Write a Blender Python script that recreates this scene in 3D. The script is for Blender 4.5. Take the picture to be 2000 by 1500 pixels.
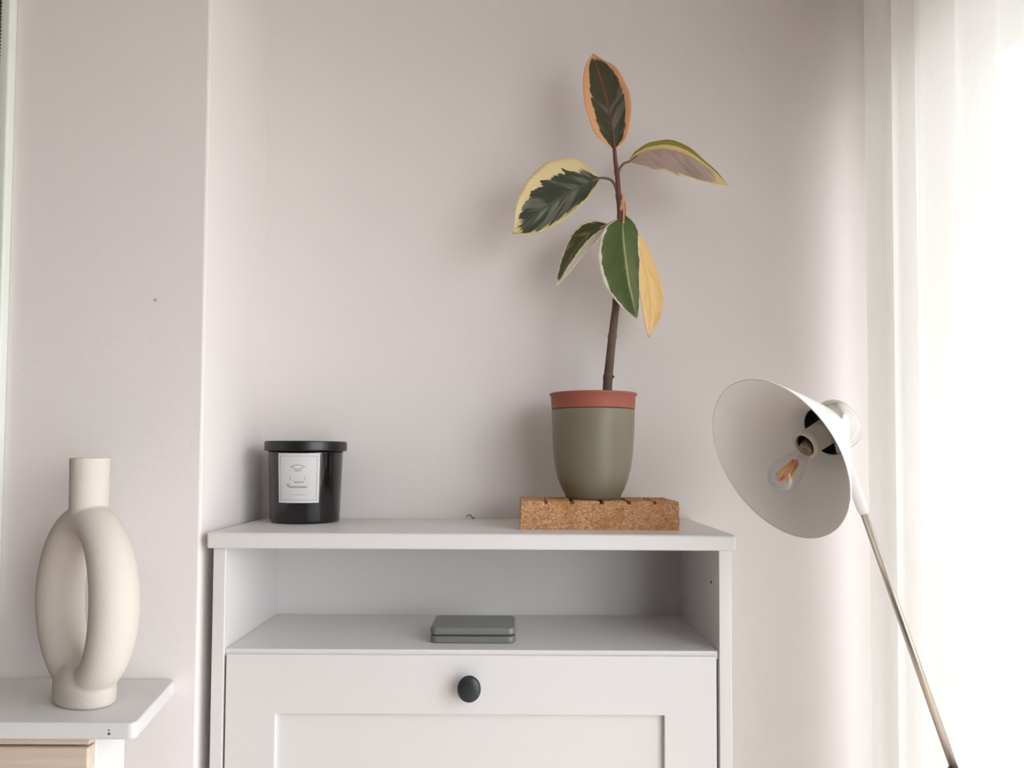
import bpy, bmesh, math, random
from mathutils import Vector, Matrix, noise

scene = bpy.context.scene
for o in list(bpy.data.objects):
    bpy.data.objects.remove(o)
COL = scene.collection
PI = math.pi

# ------------------------------------------------------------------ camera
cam_data = bpy.data.cameras.new('camera')
cam_data.lens = 25.92
cam_data.sensor_width = 36
cam_data.shift_y = 0.044
cam_data.clip_start = 0.02
cam = bpy.data.objects.new('camera', cam_data)
COL.objects.link(cam)
cam.matrix_world = (Matrix.Translation((0, -1.55, 1.402))
                    @ Matrix.Rotation(math.radians(92.06), 4, 'X')
                    @ Matrix.Rotation(0.005, 4, 'Z'))
scene.camera = cam

# ------------------------------------------------------------------ overcast sky
world = bpy.data.worlds.new('overcast_sky')
scene.world = world
world.use_nodes = True
wbg = world.node_tree.nodes['Background']
wbg.inputs[0].default_value = (0.93, 0.97, 1.0, 1)
wbg.inputs[1].default_value = 5.0

# sampling guide for the sky in the right-hand window opening (gives off no light itself)
pl = bpy.data.lights.new('window_portal', 'AREA')
pl.shape = 'RECTANGLE'
pl.size = 2.725
pl.size_y = 2.100
pl.cycles.is_portal = True
po = bpy.data.objects.new('window_portal', pl)
COL.objects.link(po)
po.location = (0.93, -1.488, 1.150)
po.rotation_euler = Matrix(((0, 0, 1), (1, 0, 0), (0, 1, 0))).to_euler()

# ------------------------------------------------------------------ exposure
vs = scene.view_settings
vs.view_transform = 'Standard'
vs.look = 'None'
vs.exposure = 0.85
vs.gamma = 1.0
vs.use_curve_mapping = False
scene.cycles.max_bounces = 8
scene.cycles.diffuse_bounces = 5
scene.cycles.transparent_max_bounces = 16
scene.cycles.sample_clamp_indirect = 10


# ------------------------------------------------------------------ materials
def lin(c):
    return tuple((v / 255 / 12.92) if v / 255 <= 0.04045 else ((v / 255 + 0.055) / 1.055) ** 2.4 for v in c)


def rgb(c):
    return (*lin(c), 1)


class Nodes:
    def __init__(self, name):
        self.m = bpy.data.materials.new(name)
        self.m.use_nodes = True
        self.nt = self.m.node_tree
        self.b = self.nt.nodes.get('Principled BSDF')
        self.out = self.nt.nodes.get('Material Output')

    def n(self, t, **kw):
        nd = self.nt.nodes.new(t)
        for k, v in kw.items():
            setattr(nd, k, v)
        return nd

    def l(self, a, b):
        self.nt.links.new(a, b)

    def val(self, v, sock):
        if hasattr(v, 'links') or hasattr(v, 'is_linked'):
            self.l(v, sock)
        else:
            sock.default_value = v

    def math(self, op, a, b=0.0, clamp=False):
        nd = self.n('ShaderNodeMath', operation=op, use_clamp=clamp)
        self.val(a, nd.inputs[0])
        self.val(b, nd.inputs[1])
        return nd.outputs[0]

    def mix(self, fac, a, b):
        nd = self.n('ShaderNodeMix', data_type='RGBA')
        self.val(fac, nd.inputs[0])
        self.val(a, nd.inputs[6])
        self.val(b, nd.inputs[7])
        return nd.outputs[2]

    def step(self, x, lo, hi):
        nd = self.n('ShaderNodeMapRange', interpolation_type='SMOOTHSTEP')
        self.val(x, nd.inputs[0])
        nd.inputs[1].default_value = lo
        nd.inputs[2].default_value = hi
        return nd.outputs[0]

    def noise(self, vec, scale, detail=3, rough=0.5):
        nd = self.n('ShaderNodeTexNoise')
        self.val(vec, nd.inputs['Vector'])
        nd.inputs['Scale'].default_value = scale
        nd.inputs['Detail'].default_value = detail
        nd.inputs['Roughness'].default_value = rough
        return nd.outputs['Fac']

    def obj(self):
        return self.n('ShaderNodeTexCoord').outputs['Object']

    def bump(self, h, strength, dist=0.002):
        nd = self.n('ShaderNodeBump')
        self.l(h, nd.inputs['Height'])
        nd.inputs['Strength'].default_value = strength
        nd.inputs['Distance'].default_value = dist
        self.l(nd.outputs[0], self.b.inputs['Normal'])


def paint(name, c, rough=0.6, var=0.04, scale=6.0, bump=0.1, bscale=120, bdist=0.001, metal=0.0, spec=0.5, coat=0.0):
    N = Nodes(name)
    co = N.obj()
    f = N.noise(co, scale, 4)
    c0 = rgb(c)
    c1 = tuple(max(0, v * (1 - var * 2)) for v in c0[:3]) + (1,)
    N.l(N.mix(f, c1, c0), N.b.inputs['Base Color'])
    N.b.inputs['Roughness'].default_value = rough
    N.b.inputs['Metallic'].default_value = metal
    N.b.inputs['Specular IOR Level'].default_value = spec
    N.b.inputs['Coat Weight'].default_value = coat
    if bump:
        N.bump(N.noise(co, bscale, 3), bump, bdist)
    return N.m


def wood(name, ca, cb, rough=0.5, axis='X'):
    N = Nodes(name)
    mp = N.n('ShaderNodeMapping')
    N.l(N.obj(), mp.inputs['Vector'])
    mp.inputs['Scale'].default_value = (2, 30, 30) if axis == 'X' else (30, 30, 2)
    f = N.noise(mp.outputs[0], 2.0, 5, 0.6)
    N.l(N.mix(N.step(f, 0.3, 0.7), rgb(ca), rgb(cb)), N.b.inputs['Base Color'])
    N.b.inputs['Roughness'].default_value = rough
    N.bump(f, 0.1, 0.001)
    return N.m


def fibre_mat(name):
    N = Nodes(name)
    co = N.obj()
    mp = N.n('ShaderNodeMapping')
    N.l(co, mp.inputs['Vector'])
    mp.inputs['Scale'].default_value = (1, 1, 1.6)
    v = N.n('ShaderNodeTexVoronoi')
    N.l(mp.outputs[0], v.inputs['Vector'])
    v.inputs['Scale'].default_value = 270
    v.inputs['Randomness'].default_value = 1.0
    sep = N.n('ShaderNodeSeparateColor')
    N.l(v.outputs['Color'], sep.inputs[0])
    a = N.mix(sep.outputs[0], rgb((164, 118, 80)), rgb((212, 164, 122)))
    big = N.noise(co, 26, 4, 0.6)
    a = N.mix(N.step(big, 0.45, 0.75), a, rgb((170, 118, 62)))
    dark = N.step(N.noise(co, 90, 4, 0.7), 0.60, 0.72)
    N.l(N.mix(dark, a, rgb((104, 70, 42))), N.b.inputs['Base Color'])
    N.b.inputs['Roughness'].default_value = 0.9
    N.bump(N.noise(co, 160, 4, 0.7), 0.6, 0.003)
    return N.m


def glass_mat(name, tint=(1, 1, 1), gloss=0.08):
    N = Nodes(name)
    tr = N.n('ShaderNodeBsdfTransparent')
    tr.inputs[0].default_value = (*tint, 1)
    gl = N.n('ShaderNodeBsdfGlossy')
    gl.inputs['Roughness'].default_value = 0.02
    lw = N.n('ShaderNodeLayerWeight')
    lw.inputs['Blend'].default_value = 0.25
    mx = N.n('ShaderNodeMixShader')
    f = N.math('ADD', N.math('MULTIPLY', lw.outputs['Facing'], 0.45), gloss, True)
    N.l(f, mx.inputs[0])
    N.l(tr.outputs[0], mx.inputs[1])
    N.l(gl.outputs[0], mx.inputs[2])
    N.l(mx.outputs[0], N.out.inputs['Surface'])
    return N.m


def sheer_mat(name, c, clear):
    N = Nodes(name)
    co = N.obj()
    mp = N.n('ShaderNodeMapping')
    N.l(co, mp.inputs['Vector'])
    mp.inputs['Scale'].default_value = (1, 40, 2)
    weave = N.noise(mp.outputs[0], 12, 3)
    col = N.mix(weave, rgb(tuple(v - 8 for v in c)), rgb(c))
    di = N.n('ShaderNodeBsdfDiffuse')
    ts = N.n('ShaderNodeBsdfTranslucent')
    tr = N.n('ShaderNodeBsdfTransparent')
    N.l(col, di.inputs[0])
    N.l(col, ts.inputs[0])
    m1 = N.n('ShaderNodeMixShader')
    m1.inputs[0].default_value = 0.18
    N.l(di.outputs[0], m1.inputs[1])
    N.l(ts.outputs[0], m1.inputs[2])
    m2 = N.n('ShaderNodeMixShader')
    m2.inputs[0].default_value = clear
    N.l(m1.outputs[0], m2.inputs[1])
    N.l(tr.outputs[0], m2.inputs[2])
    N.l(m2.outputs[0], N.out.inputs['Surface'])
    return N.m


def leaf_mat(name, centre, patch, margin, wl, wr, rib, tip=0.95, seed=0.0, jag=0.3, edge2=None, blotch=0.6, outer=None):
    """variegation laid out on the leaf itself: u base->tip, v across (-1 left edge, 1 right edge)"""
    N = Nodes(name)
    uv = N.n('ShaderNodeUVMap')
    sep = N.n('ShaderNodeSeparateXYZ')
    N.l(uv.outputs[0], sep.inputs[0])
    u = sep.outputs[0]
    v = N.math('SUBTRACT', N.math('MULTIPLY', sep.outputs[1], 2.0), 1.0)
    av = N.math('ABSOLUTE', v)
    cmb = N.n('ShaderNodeCombineXYZ')
    N.l(N.math('SUBTRACT', N.math('MULTIPLY', u, 16.0), N.math('MULTIPLY', av, 5.0)), cmb.inputs[0])
    N.l(N.math('MULTIPLY', v, 1.6), cmb.inputs[1])
    cmb.inputs[2].default_value = seed
    jn = N.math('MULTIPLY', N.math('SUBTRACT', N.noise(cmb.outputs[0], 1.0, 3, 0.6), 0.5), jag * 2)
    vj = N.math('ADD', v, jn)
    vk = N.math('SUBTRACT', v, jn)
    inl = N.step(vj, -wl - 0.02, -wl + 0.02)
    inr = N.math('SUBTRACT', 1.0, N.step(vk, wr - 0.02, wr + 0.02))
    intip = N.math('SUBTRACT', 1.0, N.step(N.math('ADD', u, N.math('MULTIPLY', jn, 0.4)), tip - 0.02, tip + 0.02))
    inside = N.math('MULTIPLY', N.math('MULTIPLY', inl, inr), intip)
    pm = N.step(N.noise(cmb.outputs[0], 0.55, 2), blotch - 0.06, blotch + 0.06)
    ccol = N.mix(pm, rgb(centre), rgb(patch))
    mcol = rgb(margin)
    if edge2:
        mcol = N.mix(N.step(v, -0.2, 0.2), rgb(margin), rgb(edge2))
    col = N.mix(inside, mcol, ccol)
    if outer:
        col = N.mix(N.math('SUBTRACT', 1.0, N.step(N.math('ADD', v, N.math('MULTIPLY', jn, 0.3)), -0.70, -0.62)), col, rgb(outer))
    ribm = N.math('MULTIPLY', N.math('SUBTRACT', 1.0, N.step(av, 0.02, 0.07)),
                  N.math('SUBTRACT', 1.0, N.step(u, 0.75, 1.0)))
    col = N.mix(ribm, col, rgb(rib))
    N.l(col, N.b.inputs['Base Color'])
    N.b.inputs['Roughness'].default_value = 0.42
    N.b.inputs['Specular IOR Level'].default_value = 0.5
    wv = N.n('ShaderNodeTexWave')
    N.l(cmb.outputs[0], wv.inputs['Vector'])
    wv.inputs['Scale'].default_value = 0.6
    wv.inputs['Distortion'].default_value = 0.6
    N.bump(wv.outputs['Fac'], 0.25, 0.0015)
    # thin leaf lets some light through
    ts = N.n('ShaderNodeBsdfTranslucent')
    N.l(col, ts.inputs[0])
    mx = N.n('ShaderNodeMixShader')
    mx.inputs[0].default_value = 0.15
    N.l(N.b.outputs[0], mx.inputs[1])
    N.l(ts.outputs[0], mx.inputs[2])
    N.l(mx.outputs[0], N.out.inputs['Surface'])
    return N.m


M = {
    'wall': paint('warm_white_plaster', (232, 225, 223), 0.85, 0.02, 2.0, 0.25, 60, 0.002),
    'taupe': paint('taupe_wall_paint', (118, 112, 106), 0.9, 0.03, 2.0, 0.0),
    'ceiling': paint('white_ceiling_paint', (235, 233, 230), 0.9, 0.02, 2.0, 0.0),
    'floor': wood('pale_oak_boards', (206, 186, 174), (224, 206, 196), 0.5),
    'cabinet': paint('white_lacquer', (217, 214, 213), 0.38, 0.015, 3.0, 0.05, 40, 0.0006),
    'tablewhite': paint('white_table_paint', (218, 216, 215), 0.45, 0.02, 4.0, 0.1, 50, 0.001),
    'birch': wood('pale_birch', (200, 182, 166), (214, 197, 182), 0.55),
    'frame': paint('white_window_paint', (226, 228, 222), 0.45, 0.02),
    'glass': glass_mat('window_glass'),
    'sheer': sheer_mat('sheer_white_cotton', (248, 246, 243), 0.035),
    'blind': paint('grey_green_blind_fabric', (176, 180, 168), 0.9, 0.04, 30, 0.3, 300),
    'bead': paint('dark_metal_beads', (58, 56, 52), 0.4, 0.05, 40, 0.0, metal=0.6),
    'stoneware': paint('chalky_stoneware', (209, 200, 191), 0.85, 0.03, 12, 0.35, 220, 0.0012),
    'blackglass': paint('black_glass', (15, 14, 15), 0.12, 0.02, 4, 0.0, coat=0.3),
    'blacklid': paint('black_lacquered_wood', (27, 25, 24), 0.35, 0.05, 8, 0.1, 90),
    'label': paint('silver_grey_paper', (214, 211, 212), 0.6, 0.03, 30, 0.1, 300),
    'ink': paint('pale_grey_ink', (150, 147, 143), 0.6, 0.03, 30, 0.0),
    'inkgold': paint('dull_gold_ink', (158, 155, 138), 0.5, 0.03, 30, 0.0),
    'wax': paint('cream_wax', (235, 226, 205), 0.5, 0.02),
    'sage': paint('sage_green_plastic', (128, 120, 100), 0.42, 0.05, 5, 0.06, 90, 0.0008),
    'terracotta': paint('terracotta_plastic', (160, 88, 71), 0.5, 0.08, 9, 0.06, 90),
    'soil': paint('dark_soil', (58, 44, 34), 0.95, 0.3, 60, 0.8, 150, 0.004),
    'stem': paint('grey_brown_bark', (112, 88, 74), 0.8, 0.25, 60, 0.6, 200, 0.0015),
    'stemred': paint('reddish_young_stem', (118, 74, 64), 0.6, 0.2, 60, 0.2, 200),
    'petiole': paint('brown_petiole', (112, 92, 76), 0.6, 0.15, 60, 0.1),
    'petiolepink': paint('pink_petiole', (206, 158, 128), 0.6, 0.1, 60, 0.1),
    'fibre': fibre_mat('pressed_coir_fibre'),
    'tin': paint('sage_grey_enamel', (126, 130, 123), 0.38, 0.04, 12, 0.05, 90, metal=0.25),
    'tinseam': paint('dark_tin_seam', (62, 66, 62), 0.5, 0.04),
    'knob': paint('dark_gunmetal', (52, 54, 56), 0.38, 0.05, 12, 0.05, metal=0.35),
    'dark': paint('dark_recess', (40, 38, 36), 0.8, 0.05, 20, 0.0),
    'shade': paint('white_enamel', (236, 235, 233), 0.32, 0.01, 6, 0.0),
    'shadein': paint('satin_white_inner_enamel', (240, 239, 236), 0.5, 0.01, 6, 0.0),
    'cap': paint('polished_nickel', (226, 224, 220), 0.18, 0.02, 6, 0.0, metal=0.75),
    'nickel': paint('brushed_nickel', (206, 198, 186), 0.32, 0.03, 40, 0.05, 200, metal=0.85),
    'socket': paint('cream_ceramic_socket', (214, 206, 192), 0.5, 0.03, 20, 0.0),
    'socketgrey': paint('grey_plastic_socket', (176, 170, 170), 0.5, 0.03, 20, 0.0),
    'brass': paint('dull_screw_metal', (150, 132, 106), 0.4, 0.05, 20, 0.0, metal=0.7),
    'bulb': glass_mat('clear_bulb_glass', (0.96, 0.96, 0.97), 0.07),
    'phosphor': paint('yellow_phosphor', (246, 184, 70), 0.5, 0.04, 60, 0.0),
    'phosphor2': paint('orange_phosphor', (250, 150, 84), 0.5, 0.04, 60, 0.0),
    'ground': paint('pale_paving', (186, 184, 178), 0.9, 0.1, 0.5, 0.0),
}


# ------------------------------------------------------------------ helpers
def tag(o, label=None, cat=None, group=None, kind=None):
    if label: o['label'] = label
    if cat: o['category'] = cat
    if group: o['group'] = group
    if kind: o['kind'] = kind
    return o


def obj(name, bm, mat, parent=None, smooth=False, bevel=0.0, seg=2, origin=None):
    """bm is in world metres; origin moves the pivot, the parent inverse keeps the place"""
    me = bpy.data.meshes.new(name)
    bmesh.ops.recalc_face_normals(bm, faces=bm.faces)
    if origin is None and parent is not None:
        origin = parent.matrix_world.translation.copy()
    org = Vector(origin) if origin is not None else Vector((0, 0, 0))
    bmesh.ops.translate(bm, verts=bm.verts, vec=-org)
    if smooth:
        for f in bm.faces:
            f.smooth = True
    bm.to_mesh(me)
    bm.free()
    me.materials.append(M[mat] if isinstance(mat, str) else mat)
    o = bpy.data.objects.new(name, me)
    COL.objects.link(o)
    if parent is not None:
        o.parent = parent
        o.matrix_world = Matrix.Translation(org)
        o.location = org - parent.matrix_world.translation
        o.matrix_basis = Matrix.Translation(org - parent.matrix_world.translation)
    else:
        o.location = org
    bpy.context.view_layer.update()
    if bevel:
        b = o.modifiers.new('bevel', 'BEVEL')
        b.width = bevel
        b.segments = seg
        b.limit_method = 'ANGLE'
        b.harden_normals = False
        for p in me.polygons:
            p.use_smooth = True
        w = o.modifiers.new('normals', 'WEIGHTED_NORMAL')
        w.keep_sharp = True
    return o


def empty(name, loc):
    o = bpy.data.objects.new(name, None)
    o.empty_display_size = 0.05
    COL.objects.link(o)
    o.location = loc
    bpy.context.view_layer.update()
    return o


def box(bm, x0, x1, y0, y1, z0, z1):
    vs_ = [bm.verts.new(p) for p in
           [(x0, y0, z0), (x1, y0, z0), (x1, y1, z0), (x0, y1, z0), (x0, y0, z1), (x1, y0, z1), (x1, y1, z1), (x0, y1, z1)]]
    for f in ((0, 3, 2, 1), (4, 5, 6, 7), (0, 1, 5, 4), (1, 2, 6, 5), (2, 3, 7, 6), (3, 0, 4, 7)):
        bm.faces.new([vs_[i] for i in f])
    return bm


def B(*a):
    return box(bmesh.new(), *a)


def prism(pts, z0, z1):
    bm = bmesh.new()
    lo = [bm.verts.new((x, y, z0)) for x, y in pts]
    hi = [bm.verts.new((x, y, z1)) for x, y in pts]
    n = len(pts)
    bm.faces.new(lo[::-1])
    bm.faces.new(hi)
    for i in range(n):
        bm.faces.new((lo[i], lo[(i + 1) % n], hi[(i + 1) % n], hi[i]))
    return bm


def lathe(prof, seg=64, closed=False, mat=None, bm=None):
    """prof: list of (r, h) round local z; mat: Matrix to world"""
    bm = bm or bmesh.new()
    mat = mat or Matrix()
    rings = []
    for r, h in prof:
        if r < 1e-6:
            rings.append([bm.verts.new(mat @ Vector((0, 0, h)))])
        else:
            rings.append([bm.verts.new(mat @ Vector((r * math.cos(2 * PI * i / seg), r * math.sin(2 * PI * i / seg), h)))
                          for i in range(seg)])
    m = len(rings)
    for k in range(m if closed else m - 1):
        a, b = rings[k], rings[(k + 1) % m]
        for i in range(seg):
            j = (i + 1) % seg
            if len(a) == 1 and len(b) == 1:
                continue
            if len(a) == 1:
                bm.faces.new((a[0], b[i], b[j]))
            elif len(b) == 1:
                bm.faces.new((a[i], a[j], b[0]))
            else:
                bm.faces.new((a[i], a[j], b[j], b[i]))
    return bm


def catmull(pts, n):
    P = [Vector(p) for p in pts]
    P = [P[0] * 2 - P[1]] + P + [P[-1] * 2 - P[-2]]
    out = []
    segs = len(P) - 3
    for k in range(n + 1):
        t = k / n * segs
        i = min(int(t), segs - 1)
        t -= i
        a, b, c, d = P[i:i + 4]
        out.append(0.5 * ((2 * b) + (c - a) * t + (2 * a - 5 * b + 4 * c - d) * t * t + (3 * b - a - 3 * c + d) * t ** 3))
    return out


def tube(path, radii, seg=16, bm=None, caps=True):
    bm = bm or bmesh.new()
    path = [Vector(p) for p in path]
    if not hasattr(radii, '__len__'):
        radii = [radii] * len(path)
    rings = []
    up = Vector((0.13, 0.97, 0.21)).normalized()
    for i, p in enumerate(path):
        d = (path[min(i + 1, len(path) - 1)] - path[max(i - 1, 0)]).normalized()
        a = d.cross(up).normalized()
        b = d.cross(a).normalized()
        rings.append([bm.verts.new(p + radii[i] * (math.cos(2 * PI * k / seg) * a + math.sin(2 * PI * k / seg) * b)) for k in range(seg)])
    for a, b in zip(rings, rings[1:]):
        for k in range(seg):
            bm.faces.new((a[k], a[(k + 1) % seg], b[(k + 1) % seg], b[k]))
    if caps:
        bm.faces.new(rings[0][::-1])
        bm.faces.new(rings[-1])
    return bm


def frame_to(axis, loc):
    """matrix whose local +z is axis"""
    z = Vector(axis).normalized()
    x = Vector((0, 0, 1)).cross(z).normalized()
    y = z.cross(x)
    return Matrix.Translation(loc) @ Matrix((x, y, z)).transposed().to_4x4()


# ================================================================== setting
def struct(name, bm, mat, parent=None, **kw):
    o = obj(name, bm, mat, parent, **kw)
    if parent is None:
        tag(o, kind='structure')
    return o


struct('floor', B(-4.4, 0.95, -6.4, 0.2, -0.1, 0), 'floor')
struct('ceiling', B(-4.4, 0.95, -6.4, 0.2, 2.62, 2.72), 'ceiling')
struct('wall_back', B(-0.527, 0.95, 0, 0.2, 0, 2.62), 'wall')
bm = B(-0.8654, -0.527, -0.296, 0.2, 0, 2.62)          # pier between the left window and the alcove
box(bm, -4.4, -1.56, -0.296, 0.2, 0, 2.62)
box(bm, -1.56, -0.8654, -0.296, 0.2, 0, 1.1483)
box(bm, -1.56, -0.8654, -0.296, 0.2, 2.4, 2.62)
wf = struct('wall_front_left', bm, 'wall')
bv = wf.modifiers.new('bevel', 'BEVEL'); bv.width = 0.004; bv.segments = 2
struct('wall_left', B(-4.5, -4.4, -6.4, 0.2, 0, 2.62), 'taupe')
struct('wall_rear', B(-4.4, 0.95, -6.5, -6.4, 0, 2.62), 'taupe')
bm = B(0.80, 0.95, -0.125, 0.2, 0, 2.62)                # right wall round the tall window
box(bm, 0.80, 0.95, -6.4, -2.85, 0, 2.62)
box(bm, 0.80, 0.95, -2.85, -0.125, 2.2, 2.62)
box(bm, 0.80, 0.95, -2.85, -0.125, 0, 0.1)
struct('wall_right', bm, 'wall')
struct('ground_outside', B(-30, 60, -40, 40, -3.2, -3.0), 'ground')

# right window: frame, mullion, two panes
w = empty('window_1', (0.87, -1.488, 0.1))
tag(w, kind='structure')
bm = B(0.85, 0.91, -0.165, -0.125, 0.1, 2.2)
box(bm, 0.85, 0.91, -2.85, -2.81, 0.1, 2.2)
box(bm, 0.85, 0.91, -2.81, -0.165, 2.15, 2.2)
box(bm, 0.85, 0.91, -2.81, -0.165, 0.1, 0.16)
obj('window_frame', bm, 'frame', w, bevel=0.004)
obj('mullion', B(0.85, 0.91, -1.518, -1.458, 0.16, 2.15), 'frame', w, bevel=0.004)
obj('pane', B(0.878, 0.882, -1.458, -0.165, 0.16, 2.15), 'glass', w)
obj('pane', B(0.878, 0.882, -2.81, -1.518, 0.16, 2.15), 'glass', w)

# left window: casing on the wall face, sash, pane, sill
w = empty('window_2', (-1.2, -0.296, 1.1483))
tag(w, kind='structure')
bm = B(-0.8834, -0.8640, -0.311, -0.24, 1.1283, 2.44)
box(bm, -1.58, -1.555, -0.311, -0.24, 1.1283, 2.44)
box(bm, -1.555, -0.8834, -0.311, -0.24, 2.40, 2.44)
box(bm, -1.555, -0.8834, -0.311, -0.24, 1.1283, 1.1533)
obj('window_frame', bm, 'frame', w, bevel=0.004)
bm = B(-0.92, -0.8834, -0.20, -0.16, 1.1533, 2.40)
box(bm, -1.555, -1.52, -0.20, -0.16, 1.1533, 2.40)
box(bm, -1.52, -0.92, -0.20, -0.16, 2.36, 2.40)
box(bm, -1.52, -0.92, -0.20, -0.16, 1.1533, 1.1933)
obj('sash', bm, 'frame', w, bevel=0.004)
obj('pane', B(-1.52, -0.92, -0.182, -0.178, 1.1933, 2.36), 'glass', w)

# roller blind in the left window, its beaded chain hanging at the right edge
bl = empty('roller_blind', (-1.2, -0.23, 2.38))
tag(bl, 'pale grey-green roller blind with a dark beaded chain, at the far left edge', 'blind')
obj('blind_cloth', B(-1.545, -0.887, -0.234, -0.231, 1.17, 2.37), 'blind', bl)
obj('bottom_bar', B(-1.545, -0.887, -0.239, -0.227, 1.155, 1.172), 'frame', bl, bevel=0.003)
obj('blind_roller', tube([(-1.545, -0.215, 2.372), (-0.887, -0.215, 2.372)], 0.02, 20), 'frame', bl, smooth=True)
bm = bmesh.new()
zz = 2.39
while zz > 1.60:
    mt = Matrix.Translation((-0.8760, -0.319, zz))
    lathe([(0, -0.0024), (0.0017, -0.0017), (0.0024, 0), (0.0017, 0.0017), (0, 0.0024)], 8, mat=mt, bm=bm)
    zz -= 0.0061
tube([(-0.8760, -0.319, 1.60), (-0.8760, -0.319, 2.395)], 0.0008, 6, bm=bm)
ch = obj('bead_chain', bm, 'bead', bl, smooth=True)
ch['label'] = 'dark beaded pull chain'

# ================================================================== white shoe cabinet
CX0, CX1 = -0.506, 0.3735
cab = empty('shoe_cabinet', (-0.066, -0.15, 0))
tag(cab, 'white lacquered cabinet with open shelf above a panelled flap door', 'cabinet')
obj('top_panel', B(-0.514, 0.379, -0.303, -0.002, 1.243, 1.27), 'cabinet', cab, bevel=0.0045, seg=3)
for x0, x1 in ((CX0, CX0 + 0.0215), (CX1 - 0.0215, CX1)):
    obj('side_panel', B(x0, x1, -0.292, -0.004, 0.0, 1.243), 'cabinet', cab, bevel=0.0015)
XI0, XI1 = CX0 + 0.0215, CX1 - 0.0215
obj('back_panel', B(XI0, XI1, -0.010, -0.004, 0.06, 1.243), 'cabinet', cab)
obj('shelf', B(XI0, XI1, -0.287, -0.010, 1.0585, 1.0725), 'cabinet', cab, bevel=0.0015)
obj('plinth', B(XI0, XI1, -0.27, -0.25, 0.03, 0.12), 'cabinet', cab, bevel=0.0015)
ph = obj('peg_hole', lathe([(0, 0), (0.0028, 0), (0.0028, 0.0006), (0, 0.0006)], 14,
                           mat=Matrix.Translation((XI1 - 0.0005, -0.2435, 1.181)) @ Matrix.Rotation(PI / 2, 4, 'Y')), 'dark', cab)


def flap_door(z0, z1, parent):
    x0, x1 = XI0 + 0.0035, XI1 - 0.0045
    y0, y1 = -0.292, -0.272
    rx0, rx1, rt, rb = -0.396, 0.259, z1 - 0.099, z0 + 0.085
    # frame ring: front, back, outer and inner walls in one mesh
    bm = bmesh.new()
    def ring(xa, xb, za, zb, y):
        return [bm.verts.new(p) for p in ((xa, y, za), (xb, y, za), (xb, y, zb), (xa, y, zb))]
    of, ob = ring(x0, x1, z0, z1, y0), ring(x0, x1, z0, z1, y1)
    nf, nb = ring(rx0, rx1, rb, rt, y0), ring(rx0, rx1, rb, rt, y1)
    for i in range(4):
        j = (i + 1) % 4
        bm.faces.new((of[i], of[j], nf[j], nf[i]))
        bm.faces.new((ob[j], ob[i], nb[i], nb[j]))
        bm.faces.new((of[j], of[i], ob[i], ob[j]))
        bm.faces.new((nf[i], nf[j], nb[j], nb[i]))
    d = obj('flap_door', bm, 'cabinet', parent, bevel=0.0016)
    obj('door_panel', B(rx0 - 0.004, rx1 + 0.004, -0.2825, -0.276, rb - 0.004, rt + 0.004), 'cabinet', d)
    kz = z1 - 0.0495
    mt = Matrix.Translation((-0.0690, y0, kz)) @ Matrix.Rotation(PI / 2, 4, 'X') @ Matrix.Diagonal((1, 1.13, 1, 1))
    prof = [(0, -0.001), (0.0085, -0.001), (0.0085, 0.006), (0.0095, 0.011), (0.0165, 0.0165), (0.0195, 0.0205), (0.0196, 0.0225),
            (0.0180, 0.0255), (0.0140, 0.0276), (0.007, 0.0288), (0, 0.029)]
    k = obj('knob', lathe(prof, 48, mat=mt), 'knob', d, smooth=True)
    k['label'] = 'dark grey round knob'
    return d


flap_door(0.615, 1.0645, cab)
flap_door(0.135, 0.608, cab)

# ================================================================== console table at the left
TZ = 1.0246
tb = empty('console_table', (-0.95, -0.40, 0))
tag(tb, 'white-topped side table with pale wood front, under the ring-shaped vase', 'table')
bm = prism([(-1.35, -0.5029), (-0.5371, -0.5029), (-0.529, -0.5002), (-0.5267, -0.4939), (-0.5609, -0.3068), (-0.5649, -0.2996), (-0.5757, -0.298), (-1.35, -0.298)],
           TZ - 0.0234, TZ)
obj('table_top', bm, 'tablewhite', tb, bevel=0.003, seg=3)
for dx, dz, r in ((-0.5621, 0.0148, 0.0019), (-0.5624, 0.0097, 0.0011)):
    obj('chip', lathe([(0, -0.0004), (r, -0.0004), (r * 0.8, 0.0005), (0, 0.0006)], 10,
                      mat=Matrix.Translation((dx, -0.5029, TZ - dz)) @ Matrix.Rotation(PI / 2, 4, 'X')), 'dark', tb)
TU = TZ - 0.0234
for x0, x1, y0, y1 in ((-0.6747, -0.5964, -0.4723, -0.3913), (-0.7916, -0.7134, -0.3805, -0.30),
                       (-1.32, -1.24, -0.4723, -0.3913), (-1.32, -1.24, -0.3805, -0.30)):
    obj('leg', B(x0, x1, y0, y1, 0, TU), 'tablewhite', tb, bevel=0.003)
obj('front_rail', B(-1.32, -0.5973, -0.4885, -0.4723, TU - 0.0126, TU), 'birch', tb, bevel=0.0015)
obj('drawer_front', B(-1.32, -0.5973, -0.4912, -0.4723, TU - 0.145, TU - 0.0155), 'birch', tb, bevel=0.003)

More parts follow.
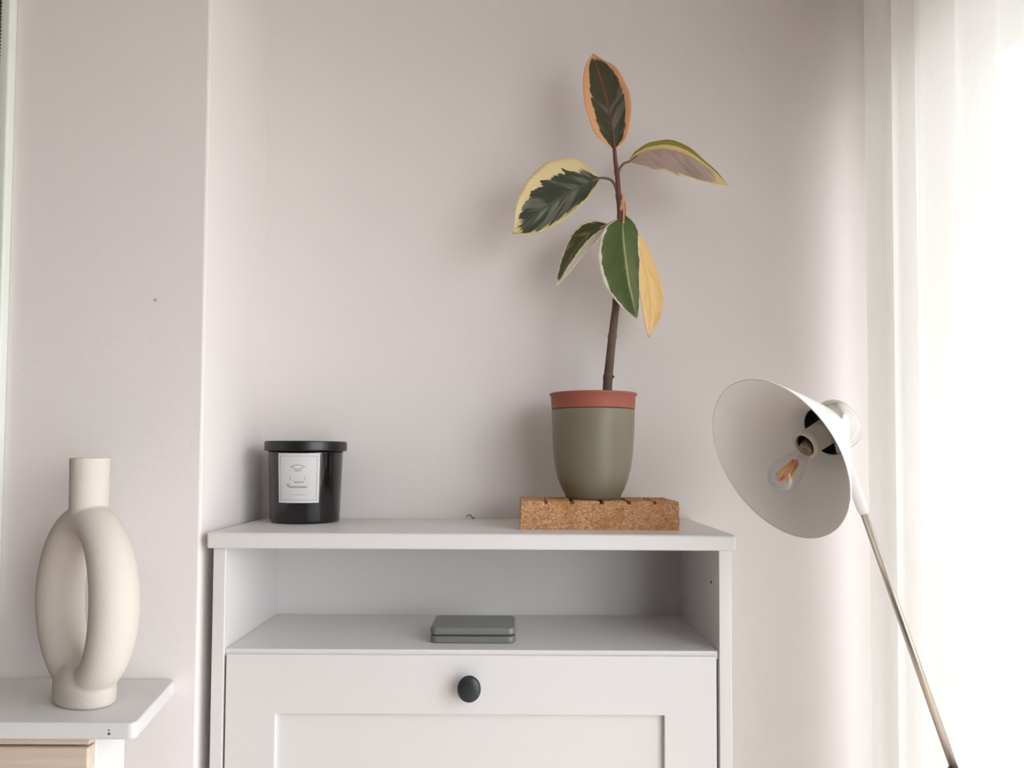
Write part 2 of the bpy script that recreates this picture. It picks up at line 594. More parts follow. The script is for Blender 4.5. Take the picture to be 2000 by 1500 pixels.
# ================================================================== ring-shaped vase
def vase():
    cx, cy, z0 = -0.6512, -0.4102, TZ
    SC = 0.8996                                      # profile drawn a little larger, brought to size here
    phi = math.radians(-33)
    RZ = Matrix.Translation((cx, cy, z0)) @ Matrix.Rotation(phi, 4, 'Z') @ Matrix.Scale(SC, 4)
    bm = bmesh.new()
    # ring
    a, b, zc = 0.088, 0.134, 0.170
    n, m = 96, 40
    rings = []
    for i in range(n):
        t = 2 * PI * i / n
        c, s = math.cos(t), math.sin(t)
        p = Vector((a * c, 0, zc + b * s))
        tan = Vector((-a * s, 0, b * c)).normalized()
        nrm = Vector((tan.z, 0, -tan.x))
        r = 0.0368 - 0.0055 * s * s
        rings.append([bm.verts.new(RZ @ (p + r * (math.cos(2 * PI * k / m) * nrm) + Vector((0, 1.04 * r * math.sin(2 * PI * k / m), 0))))
                      for k in range(m)])
    for i in range(n):
        A, Bq = rings[i], rings[(i + 1) % n]
        for k in range(m):
            bm.faces.new((A[k], A[(k + 1) % m], Bq[(k + 1) % m], Bq[k]))
    # hollow neck
    lathe([(0, 0.285), (0.0300, 0.285), (0.0302, 0.33), (0.0306, 0.38), (0.0312, 0.4125), (0.0290, 0.4135), (0.0268, 0.4125),
           (0.0262, 0.38), (0.0262, 0.325), (0, 0.322)], 48, mat=RZ, bm=bm)
    # oval foot
    lathe([(0, 0.0), (0.039, 0.0), (0.0415, 0.003), (0.0415, 0.03), (0.038, 0.05), (0.028, 0.064), (0, 0.067)], 56,
          mat=RZ @ Matrix.Diagonal((1.62, 1.0, 1, 1)), bm=bm)
    o = obj('ring_vase', bm, 'stoneware', origin=(cx, cy, z0))
    r = o.modifiers.new('remesh', 'REMESH')
    r.mode = 'VOXEL'
    r.voxel_size = 0.0018
    r.use_smooth_shade = True
    s = o.modifiers.new('smooth', 'SMOOTH')
    s.factor = 0.5
    s.iterations = 16
    tag(o, 'matte cream ring-shaped vase with a tube neck, on the side table', 'vase')


vase()

# ================================================================== black candle
KX, KY = -0.408, -0.087
cd = empty('candle', (KX, KY, 1.27))
tag(cd, 'black glass candle jar with flat black lid and pale paper label', 'candle')
mt = Matrix.Translation((KX, KY, 1.27))
obj('jar', lathe([(0, 0.0), (0.0640, 0.0), (0.0660, 0.002), (0.0668, 0.006), (0.0715, 0.134), (0.0718, 0.139), (0.0680, 0.139), (0.0640, 0.012), (0, 0.010)],
                 96, mat=mt), 'blackglass', cd, smooth=True).data.polygons
obj('wax', lathe([(0, 0.0125), (0.0630, 0.0125), (0.0660, 0.105), (0, 0.105)], 48, mat=mt), 'wax', cd)
obj('lid', lathe([(0, 0.139), (0.0775, 0.139), (0.0785, 0.140), (0.0790, 0.142), (0.0790, 0.155), (0.0784, 0.1572), (0.0768, 0.1580), (0, 0.1580)], 96, mat=mt),
    'blacklid', cd, bevel=0.0004)


def jar_r(z):
    return 0.0668 + (0.0715 - 0.0668) * (z - 0.006) / 0.128


def on_jar(ang, z, lift):
    """ang in degrees from the -y side towards +x, z above the jar's base"""
    a = math.radians(ang)
    r = jar_r(z) + lift
    return Vector((KX + r * math.sin(a), KY - r * math.cos(a), 1.27 + z))


def jar_patch(a0, a1, z0, z1, l0, l1, n=20):
    bm = bmesh.new()
    cols = []
    for i in range(n + 1):
        a = a0 + (a1 - a0) * i / n
        cols.append([bm.verts.new(on_jar(a, z, l)) for z, l in ((z0, l1), (z1, l1), (z1, l0), (z0, l0))])
    for c, d in zip(cols, cols[1:]):
        for k in range(4):
            bm.faces.new((c[k], d[k], d[(k + 1) % 4], c[(k + 1) % 4]))
    bm.faces.new(cols[0])
    bm.faces.new(cols[-1][::-1])
    return bm


AC, AH = 3.5, 33.0
lb = obj('label', jar_patch(AC - AH, AC + AH, 0.0405, 0.1345, -0.0004, 0.0005, 28), 'label', cd)
lb['label'] = 'pale grey paper label'
for a0, a1, z0, z1 in ((AC - 28.5, AC + 28.5, 0.1286, 0.1293), (AC - 28.5, AC + 28.5, 0.0457, 0.0464),
                       (AC - 28.9, AC - 28.2, 0.0457, 0.1293), (AC + 28.2, AC + 28.9, 0.0457, 0.1293)):
    obj('border_line', jar_patch(a0, a1, z0, z1, 0.0004, 0.0007, 16), 'ink', lb)


def stroke(pts, w, mat):
    """pen stroke printed on the label: (degrees, height) points"""
    P = catmull([on_jar(a, z, 0.0006) for a, z in pts], 8 * len(pts))
    return obj('print_stroke', tube(P, w, 6), mat, lb, smooth=True)


# small emblem and two rows of blurred script
stroke([(AC + 8 * math.cos(t), 0.1085 + 0.0040 * math.sin(t)) for t in [2 * PI * i / 10 for i in range(11)]], 0.0006, 'ink')
stroke([(AC - 12, 0.1085), (AC - 9, 0.1095), (AC - 8, 0.1085)], 0.0006, 'ink')
stroke([(AC + 8, 0.1085), (AC + 9, 0.1095), (AC + 12, 0.1085)], 0.0006, 'ink')
stroke([(AC - 5, 0.1020), (AC - 1, 0.1008), (AC + 3, 0.1022), (AC + 6, 0.1008)], 0.0007, 'ink')
stroke([(AC - 11, 0.0925), (AC - 12, 0.088), (AC - 11.5, 0.083)], 0.0005, 'ink')
stroke([(AC + 10, 0.0900), (AC + 10.5, 0.087), (AC + 10, 0.083)], 0.0005, 'inkgold')
stroke([(AC - 6 + i * 1.5, 0.0800 + (0.0014 if i % 2 else -0.0012)) for i in range(11)], 0.0006, 'inkgold')
stroke([(AC - 16, 0.0775), (AC - 15, 0.0715), (AC - 12, 0.0770), (AC - 13.5, 0.0735)] +
       [(AC - 11 + i * 1.7, 0.0705 + (0.0018 if i % 2 else -0.0012)) for i in range(16)], 0.0007, 'inkgold')
stroke([(AC - 12, 0.0560), (AC, 0.0556), (AC + 12, 0.0560)], 0.0004, 'inkgold')

# ================================================================== coir block under the plant pot
bk = empty('coir_block', (0.158, -0.155, 1.27))
tag(bk, 'rough brown pressed-fibre block with notched top, under the plant pot', 'block')
BX0, BX1, BY0, BY1 = 0.0165, 0.2995, -0.2265, -0.085
random.seed(4)
bm = bmesh.new()
nx, ny, nz = 60, 30, 9
H = 0.0455


def rough_box(x0, x1, y0, y1, z0, z1, nx, ny, nz, amp, keep_bottom=True):
    bm = bmesh.new()
    grid = {}
    def v(i, j, k):
        if (i, j, k) not in grid:
            grid[(i, j, k)] = bm.verts.new((x0 + (x1 - x0) * i / nx, y0 + (y1 - y0) * j / ny, z0 + (z1 - z0) * k / nz))
        return grid[(i, j, k)]
    for i in range(nx):
        for j in range(ny):
            bm.faces.new((v(i, j, 0), v(i, j + 1, 0), v(i + 1, j + 1, 0), v(i + 1, j, 0)))
            bm.faces.new((v(i, j, nz), v(i + 1, j, nz), v(i + 1, j + 1, nz), v(i, j + 1, nz)))
    for i in range(nx):
        for k in range(nz):
            bm.faces.new((v(i, 0, k), v(i + 1, 0, k), v(i + 1, 0, k + 1), v(i, 0, k + 1)))
            bm.faces.new((v(i, ny, k), v(i, ny, k + 1), v(i + 1, ny, k + 1), v(i + 1, ny, k)))
    for j in range(ny):
        for k in range(nz):
            bm.faces.new((v(0, j, k), v(0, j, k + 1), v(0, j + 1, k + 1), v(0, j + 1, k)))
            bm.faces.new((v(nx, j, k), v(nx, j + 1, k), v(nx, j + 1, k + 1), v(nx, j, k + 1)))
    for (i, j, k), q in grid.items():
        d = noise.noise_vector(q.co * 180) * amp + noise.noise_vector(q.co * 60) * amp * 0.7
        if keep_bottom and k == 0:
            d.z = 0
        if k == nz:
            d.z = min(d.z, amp * 0.4)
        q.co += d
    return bm


obj('slab', rough_box(BX0, BX1, BY0, BY1, 1.27, 1.27 + H, 80, 36, 12, 0.0011), 'fibre', bk)
xs = [0.0165, 0.0590, 0.0640, 0.1050, 0.1120, 0.1580, 0.1650, 0.2060, 0.2130, 0.2540, 0.2590, 0.2995]
ys = [-0.2265, -0.180, -0.175, -0.134, -0.129, -0.085]
for a in range(0, len(xs), 2):
    for c in range(0, len(ys), 2):
        obj('pad', rough_box(xs[a] + 0.0005, xs[a + 1] - 0.0005, ys[c] + 0.0005, ys[c + 1] - 0.0005, 1.27 + H - 0.002, 1.3207,
                             8, 8, 2, 0.0008), 'fibre', bk)

# ================================================================== potted rubber plant
PX, PY, PZ = 0.155, -0.14, 1.321
pt = empty('potted_rubber_plant', (PX, PY, PZ))
tag(pt, 'variegated rubber plant with six leaves in a sage green pot', 'plant')
mt = Matrix.Translation((PX, PY, PZ))
outer = [(0, 0.0), (0.0500, 0.0), (0.0520, 0.0015), (0.0535, 0.008), (0.0600, 0.020), (0.0672, 0.039), (0.0722, 0.060), (0.0757, 0.088),
         (0.0776, 0.120), (0.0786, 0.150), (0.0790, 0.1675), (0.0782, 0.1690), (0.0765, 0.1690), (0.0760, 0.165), (0.0745, 0.09),
         (0.0570, 0.020), (0.0500, 0.006), (0, 0.005)]
obj('outer_pot', lathe(outer, 96, mat=mt), 'sage', pt, smooth=True)
inner = [(0, 0.03), (0.0560, 0.03), (0.0735, 0.160), (0.0742, 0.1695), (0.0790, 0.1700), (0.0797, 0.1725), (0.0806, 0.1955), (0.0832, 0.1962),
         (0.0838, 0.1985), (0.0830, 0.2000), (0.0805, 0.2000), (0.0790, 0.1985), (0.0775, 0.1750), (0.0725, 0.1660), (0.0545, 0.032), (0, 0.032)]
ip = obj('nursery_pot', lathe(inner, 96, mat=mt), 'terracotta', pt, smooth=True)
ip['label'] = 'terracotta-coloured inner pot'
bm = bmesh.new()
lathe([(0, 0.10), (0.0655, 0.10), (0.0760, 0.182), (0.066, 0.184), (0.052, 0.183), (0.036, 0.185), (0.018, 0.187), (0, 0.186)], 48, mat=mt, bm=bm)
for v in bm.verts:
    if v.co.z > PZ + 0.18:
        v.co.z += noise.noise(v.co * 90) * 0.003
obj('soil', bm, 'soil', pt, smooth=True)

stem_pts = [(0.1818, -0.14, 1.500), (0.1822, -0.14, 1.5155), (0.1832, -0.14, 1.545), (0.1861, -0.14, 1.5746), (0.1901, -0.14, 1.6141),
            (0.195, -0.14, 1.6587), (0.2009, -0.14, 1.7083), (0.2039, -0.14, 1.7581), (0.2068, -0.14, 1.8179), (0.2069, -0.14, 1.8679),
            (0.2039, -0.14, 1.908), (0.2019, -0.14, 1.9431), (0.1979, -0.14, 1.9733), (0.196, -0.14, 1.9985)]
sp = catmull(stem_pts, 100)
rad = []
for i, p in enumerate(sp):
    t = i / 100
    r = 0.0098 * (1 - t) + 0.0036 * t
    for zn in (1.553, 1.632, 1.70, 1.78, 1.862, 1.905, 1.952):
        r += 0.0012 * math.exp(-((p.z - zn) / 0.0045) ** 2)
    rad.append(r)
k = 62
obj('stem', tube(sp[:k + 1], rad[:k + 1], 20), 'stem', pt, smooth=True)
obj('young_stem', tube(sp[k:], rad[k:], 20), 'stemred', pt, smooth=True)
obj('bud_scar', lathe([(0, 0), (0.003, 0.0), (0.0022, 0.004), (0, 0.006)], 10,
                      mat=frame_to((0.9, -0.3, 0.3), (0.1905, -0.144, 1.553))), 'stem', pt, smooth=True)

LEAVES = {
'A': (
   [[0.194, -0.14, 1.9964], [0.16, -0.15, 2.0191], [0.1398, -0.154, 2.0672], [0.1342, -0.15, 2.1124], [0.1381, -0.14, 2.158], [0.1546, -0.126, 2.1933]] ,
   [[0.195, -0.14, 1.9964], [0.1914, -0.144, 2.0319], [0.1847, -0.142, 2.0732], [0.1765, -0.136, 2.1166], [0.1652, -0.13, 2.1574], [0.1546, -0.126, 2.1933]] ,
   [[0.197, -0.14, 1.9964], [0.2183, -0.15, 2.0164], [0.2264, -0.155, 2.0642], [0.2223, -0.15, 2.1068], [0.199, -0.14, 2.1584], [0.1546, -0.126, 2.1933]] ,
),
'B': (
   [[0.2248, -0.14, 1.9764], [0.2437, -0.122, 2.0043], [0.2841, -0.106, 2.0287], [0.333, -0.106, 2.0249], [0.3798, -0.128, 1.976], [0.4133, -0.156, 1.9212]] ,
   [[0.2257, -0.14, 1.9744], [0.2583, -0.136, 1.9944], [0.3011, -0.136, 1.9976], [0.34, -0.14, 1.9831], [0.3784, -0.148, 1.955], [0.4133, -0.156, 1.9202]] ,
   [[0.2267, -0.14, 1.9714], [0.252, -0.17, 1.9506], [0.2883, -0.182, 1.9363], [0.3297, -0.182, 1.9248], [0.3743, -0.17, 1.9187], [0.4133, -0.156, 1.9192]] ,
),
'C': (
   [[0.1662, -0.14, 1.9419], [0.1272, -0.132, 1.9792], [0.0794, -0.13, 1.9808], [0.0393, -0.136, 1.9509], [0.0096, -0.148, 1.8962], [0.0001, -0.164, 1.8245]] ,
   [[0.1672, -0.14, 1.9399], [0.1357, -0.148, 1.9227], [0.1008, -0.154, 1.9025], [0.0663, -0.158, 1.8791], [0.0321, -0.162, 1.8499], [0.0001, -0.164, 1.8236]] ,
   [[0.1672, -0.14, 1.9369], [0.1437, -0.166, 1.8935], [0.106, -0.176, 1.8555], [0.0674, -0.178, 1.8294], [0.0319, -0.174, 1.8197], [0.0001, -0.164, 1.8226]] ,
),
'D': (
   [[0.1801, -0.14, 1.8518], [0.1497, -0.128, 1.8615], [0.1206, -0.118, 1.8442], [0.1019, -0.114, 1.8098], [0.0909, -0.114, 1.7722], [0.0858, -0.118, 1.7357]] ,
   [[0.1801, -0.14, 1.8478], [0.1553, -0.132, 1.8401], [0.132, -0.126, 1.8186], [0.1114, -0.122, 1.7904], [0.0976, -0.12, 1.7626], [0.0858, -0.118, 1.7347]] ,
   [[0.1801, -0.14, 1.8438], [0.1601, -0.142, 1.8171], [0.141, -0.136, 1.7947], [0.1255, -0.132, 1.7767], [0.1053, -0.124, 1.7535], [0.0858, -0.118, 1.7337]] ,
),
'E': (
   [[0.2098, -0.14, 1.8659], [0.1747, -0.152, 1.838], [0.1608, -0.162, 1.7896], [0.1686, -0.17, 1.7357], [0.1936, -0.178, 1.6923], [0.2312, -0.182, 1.657]] ,
   [[0.2128, -0.14, 1.8679], [0.2095, -0.162, 1.8262], [0.2121, -0.176, 1.7782], [0.2169, -0.182, 1.7331], [0.2242, -0.184, 1.6941], [0.2322, -0.182, 1.657]] ,
   [[0.2177, -0.14, 1.868], [0.2375, -0.152, 1.8393], [0.2406, -0.162, 1.7821], [0.2391, -0.17, 1.7361], [0.2377, -0.178, 1.6906], [0.2331, -0.182, 1.657]] ,
),
'F': (
   [[0.2177, -0.134, 1.8599], [0.2289, -0.132, 1.8154], [0.2401, -0.13, 1.7658], [0.247, -0.13, 1.7187], [0.2543, -0.128, 1.6732], [0.2635, -0.126, 1.6326]] ,
   [[0.2187, -0.134, 1.8619], [0.2415, -0.122, 1.8234], [0.2576, -0.116, 1.7745], [0.2675, -0.116, 1.724], [0.2697, -0.12, 1.6778], [0.2645, -0.126, 1.6326]] ,
   [[0.2197, -0.134, 1.8629], [0.2587, -0.11, 1.827], [0.284, -0.104, 1.7757], [0.2967, -0.106, 1.7243], [0.2919, -0.114, 1.678], [0.2655, -0.126, 1.6326]] ,
),

}
LM = {
    'A': leaf_mat('rubber_leaf_orange_edge', (70, 70, 46), (108, 104, 88), (238, 178, 130), 0.66, 0.76, (150, 74, 62), 0.93, 1.3, 0.16),
    'B': leaf_mat('rubber_leaf_pink_underside', (196, 172, 160), (180, 154, 144), (242, 224, 158), 0.16, 0.93, (206, 176, 140), 0.84, 5.1, 0.26, (236, 214, 160), outer=(164, 152, 60)),
    'C': leaf_mat('rubber_leaf_yellow_edge', (64, 72, 54), (122, 122, 110), (244, 224, 170), 0.62, 0.84, (88, 88, 68), 0.90, 9.2, 0.34, (234, 220, 150), 0.55),
    'D': leaf_mat('rubber_leaf_cream_edge', (84, 84, 48), (156, 126, 92), (238, 232, 208), 0.86, 0.36, (104, 104, 60), 0.93, 12.4, 0.22),
    'E': leaf_mat('rubber_leaf_green', (92, 108, 62), (112, 112, 58), (238, 234, 210), 0.87, 0.96, (168, 174, 118), 0.985, 16.9, 0.10),
    'F': leaf_mat('rubber_leaf_gold', (245, 208, 142), (238, 202, 124), (247, 206, 148), 0.70, 0.80, (238, 190, 110), 0.9, 21.5, 0.4),
}
PET = {
    'A': ([(0.196, -0.14, 1.9940), (0.1958, -0.14, 2.004), (0.1935, -0.1405, 2.016)], 0.0034, 'stemred'),
    'B': ([(0.2039, -0.14, 1.9522), (0.2079, -0.14, 1.9613), (0.2148, -0.14, 1.9693), (0.2257, -0.14, 1.9734), (0.2400, -0.139, 1.9845)], 0.0024, 'petiole'),
    'C': ([(0.2019, -0.14, 1.91), (0.196, -0.14, 1.928), (0.186, -0.14, 1.938), (0.1672, -0.14, 1.9399), (0.1500, -0.145, 1.9310)], 0.0026, 'petiole'),
    'D': ([(0.2059, -0.14, 1.8599), (0.196, -0.14, 1.8558), (0.1801, -0.14, 1.8478), (0.1680, -0.1365, 1.8440)], 0.0024, 'petiolepink'),
    'E': ([(0.2069, -0.14, 1.8960), (0.2100, -0.147, 1.8900), (0.2128, -0.145, 1.8750), (0.2115, -0.150, 1.8480)], 0.0027, 'petiolepink'),
    'F': ([(0.2060, -0.14, 1.8990), (0.2140, -0.138, 1.9000), (0.2187, -0.135, 1.8800), (0.2187, -0.134, 1.8600), (0.2290, -0.129, 1.8440)], 0.0026, 'petiolepink'),
}
LABEL = {'A': 'upright top leaf with orange margins', 'B': 'pinkish underside leaf reaching right',
         'C': 'broad dark leaf reaching left with yellow margin', 'D': 'small drooping leaf with cream margin',
         'E': 'hanging green front leaf', 'F': 'golden yellow hanging leaf'}


def make_leaf(key):
    left, mid, right = LEAVES[key]
    nu, nv = 36, 8
    Lc, Mc, Rc = catmull(left, nu), catmull(mid, nu), catmull(right, nu)
    bm = bmesh.new()
    uvl = bm.loops.layers.uv.new('UVMap')
    rows = []
    for i in range(nu + 1):
        row = []
        wid = (Lc[i] - Rc[i]).length
        for j in range(-nv, nv + 1):
            t = j / nv
            e = Lc[i] if t < 0 else Rc[i]
            s = abs(t)
            p = Mc[i].lerp(e, s)
            # each half bellies a little away from the straight chord; slight ripple at the rim
            p += Vector((0, 1, 0)) * (wid * 0.055 * math.sin(PI * s))
            p += Vector((0, 1, 0)) * (0.0016 * s * s * math.sin(i * 0.9 + t * 2 + ord(key)))
            row.append((bm.verts.new(p), (i / nu, (t + 1) / 2)))
        rows.append(row)
    for a, b in zip(rows, rows[1:]):
        for c in range(len(a) - 1):
            q = [a[c], a[c + 1], b[c + 1], b[c]]
            f = bm.faces.new([x[0] for x in q])
            for lp, x in zip(f.loops, q):
                lp[uvl].uv = x[1]
    o = obj('leaf', bm, LM[key], pt, smooth=True)
    o['label'] = LABEL[key]
    s = o.modifiers.new('thickness', 'SOLIDIFY')
    s.thickness = 0.0009
    s.offset = 0
    # raised midrib along the leaf
    n = 26
    P = [Mc[i] + Vector((0, -0.0004, 0)) for i in range(0, n)]
    ribm = {'A': 'stemred', 'B': 'petiolepink'}.get(key, None)
    if ribm:
        obj('midrib', tube(P, [0.0013 * (1 - i / n) + 0.0004 for i in range(n)], 8), ribm, o, smooth=True)
    path, r, pm = PET[key]
    obj('petiole', tube(catmull(path, 18), [r * (1.15 - 0.4 * i / 18) for i in range(19)], 12), pm, o, smooth=True)


for key in LEAVES:
    make_leaf(key)
obj('leaf_sheath', tube(catmull([(0.2075, -0.143, 1.876), (0.2098, -0.147, 1.890), (0.2118, -0.149, 1.902), (0.2124, -0.149, 1.909)], 12),
                        [0.0030 - 0.0027 * (i / 12) ** 2 for i in range(13)], 10), 'petiolepink', pt, smooth=True)

# ================================================================== tin on the shelf
def round_rect(x0, x1, y0, y1, r, n=8):
    pts = []
    for cx, cy, a0 in ((x1 - r, y1 - r, 0), (x0 + r, y1 - r, 90), (x0 + r, y0 + r, 180), (x1 - r, y0 + r, 270)):
        for i in range(n + 1):
            a = math.radians(a0 + 90 * i / n)
            pts.append((cx + r * math.cos(a), cy + r * math.sin(a)))
    return pts


tn = empty('metal_tin', (-0.0672, -0.194, 1.0725))
tag(tn, 'flat sage-grey hinged metal tin lying on the open cabinet shelf', 'tin')
X0, X1, Y0, Y1, Z0 = -0.1425, 0.008, -0.246, -0.142, 1.0725
obj('base', prism(round_rect(X0, X1, Y0, Y1, 0.013), Z0, Z0 + 0.0122), 'tin', tn, bevel=0.003, seg=3)
obj('seam', prism(round_rect(X0 + 0.0014, X1 - 0.0014, Y0 + 0.0014, Y1 - 0.0014, 0.012), Z0 + 0.0120, Z0 + 0.0140), 'tinseam', tn)
obj('lid', prism(round_rect(X0 - 0.0002, X1 + 0.0002, Y0 - 0.0002, Y1 + 0.0002, 0.013), Z0 + 0.0138, Z0 + 0.0275), 'tin', tn, bevel=0.0045, seg=4)
for hx in (-0.105, -0.03):
    obj('hinge', tube([(hx - 0.007, Y1 + 0.0012, Z0 + 0.013), (hx + 0.007, Y1 + 0.0012, Z0 + 0.013)], 0.0016, 10), 'tinseam', tn, smooth=True)

# ================================================================== floor lamp
AX = Vector((-0.858, -0.36, -0.42)).normalized()      # the way the shade opens
RC = Vector((0.4118, -0.3979, 1.3972))                # centre of the rim
lp = empty('floor_lamp', (0.52, -0.56, 0))
tag(lp, 'white conical floor lamp on a thin nickel arm, tilted towards the cabinet', 'lamp')
T = frame_to(-AX, RC)                                  # local z runs from rim back to the cap
R0 = 0.1352
# outside and inside skins, rim lip between them
bm = lathe([(R0, 0.0), (R0 + 0.0004, 0.0012), (0.124, 0.0165), (0.098, 0.050), (0.072, 0.082), (0.052, 0.106), (0.0435, 0.115),
            (0.0418, 0.1146), (0.0505, 0.1046), (0.0705, 0.0803), (0.0965, 0.0484), (0.1225, 0.0152), (R0 - 0.0011, 0.0002)], 128, closed=True, mat=T)
sh = obj('shade', bm, 'shade', lp, smooth=True)
obj('rim', lathe([(R0 - 0.0006 + 0.0011 * math.cos(2 * PI * i / 10), 0.0011 * math.sin(2 * PI * i / 10)) for i in range(10)], 128, closed=True, mat=T),
    'shade', sh, smooth=True)
obj('inner_lining', lathe([(R0 - 0.0016, 0.0006), (0.1219, 0.0150), (0.0959, 0.0480), (0.0699, 0.0800), (0.0499, 0.1042), (0.0414, 0.1142)], 128, mat=T),
    'shadein', sh, smooth=True)
cp = obj('cap', lathe([(0.0420, 0.1120), (0.0432, 0.1130), (0.0428, 0.1430), (0.0418, 0.1470), (0.0390, 0.1495), (0, 0.1500), (0, 0.1480), (0.0385, 0.1475),
                       (0.0410, 0.1430), (0.0412, 0.1130)], 72, mat=T), 'cap', lp, smooth=True)
cp['label'] = 'polished cylindrical cap'
obj('cap_lining', lathe([(0.0408, 0.114), (0.0406, 0.1440), (0, 0.1445)], 48, mat=T), 'knob', cp, smooth=True)
for a in (0.2, 0.75):
    p = T @ Vector((0.033 * math.cos(a - 2.3), 0.033 * math.sin(a - 2.3), 0.139))
    obj('screw', lathe([(0, 0), (0.0038, 0), (0.0038, 0.004), (0, 0.0045)], 12, mat=frame_to(AX, p)), 'cap', cp, smooth=True)
# socket
DROOP = (AX + Vector((0.16, 0.0, -0.26))).normalized()
S0 = T @ Vector((0, 0, 0.142))
TS = frame_to((AX + Vector((0.02, 0, -0.03))).normalized(), S0)
sk = obj('socket', lathe([(0, 0), (0.0205, 0), (0.0215, 0.004), (0.0215, 0.040), (0.0195, 0.0435), (0, 0.0435)], 40, mat=TS), 'socketgrey', lp, smooth=True)
obj('socket_ring', lathe([(0.0145, 0.038), (0.0200, 0.039), (0.0210, 0.044), (0.0212, 0.070), (0.0228, 0.0725), (0.0230, 0.0785), (0.0215, 0.0800), (0.0178, 0.0800),
                          (0.0172, 0.078), (0.0168, 0.052), (0.0145, 0.05)], 48, closed=True, mat=TS), 'socket', sk, smooth=True)
obj('socket_thread', lathe([(0, 0.0520), (0.0165, 0.0520)] + [(0.0164 - (0.0012 if i % 2 else 0), 0.0535 + i * 0.0022) for i in range(11)], 40, mat=TS), 'dark', sk, smooth=True)
# bulb
S1 = TS @ Vector((0, 0, 0.058))
TB = frame_to(DROOP, S1)
bu = obj('light_bulb', lathe([(0, 0), (0.0060, 0.0005), (0.0095, 0.004)] + [(0.0112 + (0.0008 if i % 2 else -0.0002), 0.006 + i * 0.0019) for i in range(9)] +
                             [(0.0118, 0.0245), (0.0112, 0.026), (0, 0.026)], 36, mat=TB), 'brass', lp, smooth=True)
bu['label'] = 'unlit clear filament bulb'
gp = [(0.0112, 0.0245), (0.0116, 0.028), (0.0130, 0.040), (0.0158, 0.051), (0.0200, 0.064), (0.0234, 0.076), (0.0248, 0.088)]
gp += [(0.0248 * math.cos(t), 0.088 + 0.0248 * math.sin(t)) for t in [PI / 2 * i / 9 for i in range(1, 9)]] + [(0, 0.1128)]
obj('bulb_glass', lathe(gp, 48, mat=TB), 'bulb', bu, smooth=True)
obj('filament_stem', lathe([(0, 0.026), (0.0052, 0.026), (0.0042, 0.038), (0.0026, 0.050), (0.0016, 0.060), (0, 0.061)], 20, mat=TB), 'bulb', bu, smooth=True)
for i in range(4):
    a = PI / 2 * i + 0.5
    p0 = TB @ Vector((0.0042 * math.cos(a), 0.0042 * math.sin(a), 0.0540))
    p1 = TB @ Vector((0.0098 * math.cos(a + 0.25), 0.0098 * math.sin(a + 0.25), 0.0930))
    obj('filament', tube([p0, p1], 0.0026, 10), 'phosphor' if i % 2 else 'phosphor2', bu, smooth=True)
# bracket, arm, joint, pole and foot
ARM0, ARM1 = Vector((0.5335, -0.350, 1.422)), Vector((0.6231, -0.5045, 0.9587))
ad = (ARM1 - ARM0).normalized()
obj('arm_bracket', tube([ARM0 - ad * 0.010, ARM0 + ad * 0.02, ARM0 + ad * 0.108, ARM0 + ad * 0.118], [0.0065, 0.0095, 0.0085, 0.006], 20), 'shade', lp, smooth=True)
ps = ARM0 + ad * 0.012
obj('pivot_screw', tube([ps - Vector((0.0, 0.014, 0)), ps + Vector((0, 0.014, 0))], 0.006, 16), 'cap', lp, smooth=True)
obj('arm', tube([ARM0 + ad * 0.06, ARM1], 0.0056, 20), 'nickel', lp, smooth=True)
jt = obj('arm_joint', tube([ARM1 + Vector((-0.010, 0.004, 0.002)), ARM1 + Vector((0.010, -0.004, -0.002))], 0.0105, 24), 'knob', lp, bevel=0.002)
jt['label'] = 'dark arm joint'
pole_foot = Vector((0.52, -0.56, 0.02))
obj('pole', tube([ARM1, pole_foot], 0.0065, 20), 'nickel', lp, smooth=True)
obj('base', lathe([(0, 0), (0.118, 0), (0.120, 0.003), (0.120, 0.016), (0.116, 0.020), (0.02, 0.022), (0.016, 0.030), (0, 0.032)], 72,
                  mat=Matrix.Translation((0.52, -0.56, 0))), 'shade', lp, smooth=True)

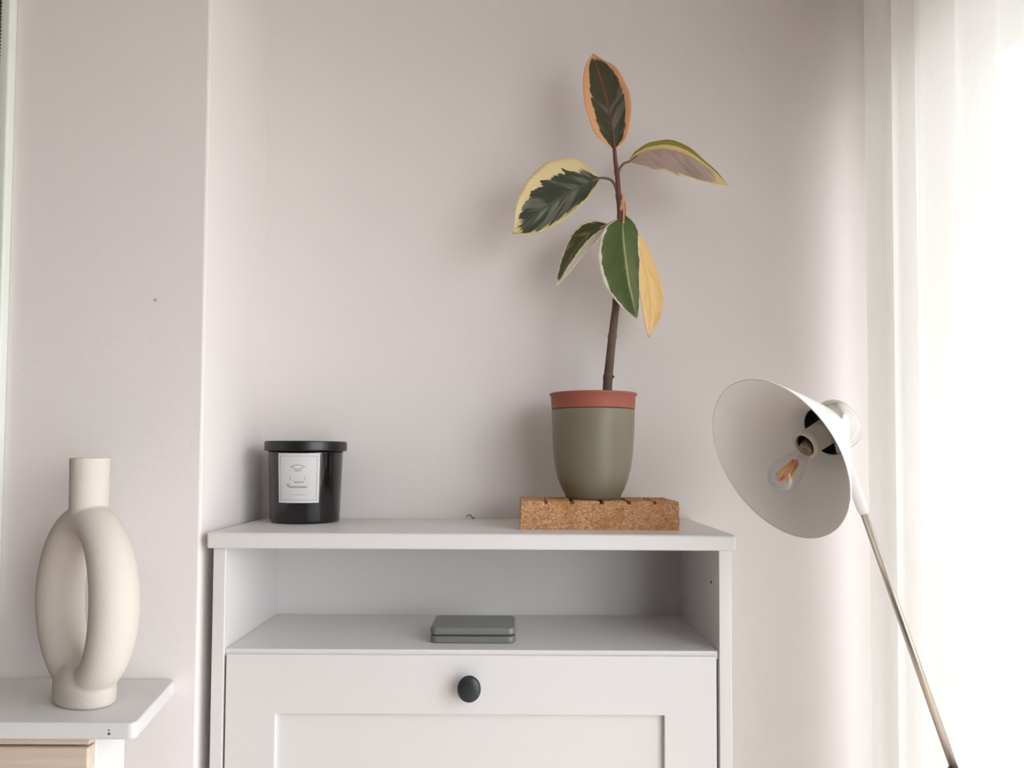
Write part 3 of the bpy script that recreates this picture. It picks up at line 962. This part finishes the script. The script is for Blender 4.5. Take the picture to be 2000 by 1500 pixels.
# ================================================================== sheer curtain along the right wall
def curtain():
    ny_, nz_ = 240, 40
    y_far, y_near = -0.094, -0.66
    ztop, zbot = 2.615, 0.02
    # folds: irregular pitch, one phase track along the cloth
    folds = [0.0]
    random.seed(11)
    pitch = [0.085, 0.10, 0.075, 0.12, 0.09, 0.11, 0.095, 0.085, 0.12]
    y = 0.0
    while y < 1.8:
        y += pitch[len(folds) % len(pitch)] * random.uniform(0.85, 1.15)
        folds.append(y)
    amps = [random.uniform(0.6, 1.25) for _ in folds]
    bm = bmesh.new()
    rows = []
    for k in range(nz_ + 1):
        z = ztop + (zbot - ztop) * k / nz_
        h = (ztop - z) / (ztop - zbot)
        row = []
        for i in range(ny_ + 1):
            s = (y_far - y_near) * i / ny_
            sw = s + 0.012 * math.sin(2.1 * h + s * 3.0) + 0.006 * math.sin(5.0 * h + 9.0 * s)
            q = 0
            while q < len(folds) - 2 and folds[q + 1] < sw:
                q += 1
            t = (sw - folds[q]) / (folds[q + 1] - folds[q])
            amp = 0.019 * (amps[q] * (1 - t) + amps[q + 1] * t) * (0.75 + 0.5 * h)
            wave = math.cos(2 * PI * t)
            wave = wave + 0.25 * math.cos(4 * PI * t + 1.2 * q)
            x = 0.705 + amp * wave + 0.006 * math.sin(3 * h + 11 * s)
            yy = y_far - s + 0.016 * amps[q] * math.sin(2 * PI * t) * 0.8
            row.append(bm.verts.new((x, yy, z)))
        rows.append(row)
    for a, b in zip(rows, rows[1:]):
        for i in range(ny_):
            bm.faces.new((a[i], a[i + 1], b[i + 1], b[i]))
    o = obj('sheer_curtain', bm, 'sheer', origin=(0.705, -0.4, 0.02), smooth=True)
    tag(o, 'sheer white curtain hanging in soft folds over the right-hand window', 'curtain')


curtain()

# ================================================================== tiny things
o = obj('wall_nail', lathe([(0, 0.0), (0.0022, 0.0), (0.0024, 0.0015), (0.0014, 0.0026), (0, 0.0029)], 12,
                           mat=Matrix.Translation((-0.6106, -0.2955, 1.6651)) @ Matrix.Rotation(PI / 2, 4, 'X')), 'socketgrey')
tag(o, 'tiny grey nail head in the wall above the ring-shaped vase', 'nail')
o = obj('dry_twig', tube(catmull([(-0.0935, -0.016, 1.2755), (-0.0875, -0.012, 1.2785), (-0.0835, -0.018, 1.2765), (-0.0800, -0.014, 1.2712), (-0.0775, -0.017, 1.2730)], 24),
                         0.0011, 6), 'petiole', smooth=True)
tag(o, 'tiny curled dry twig on the cabinet top near the wall', 'twig')
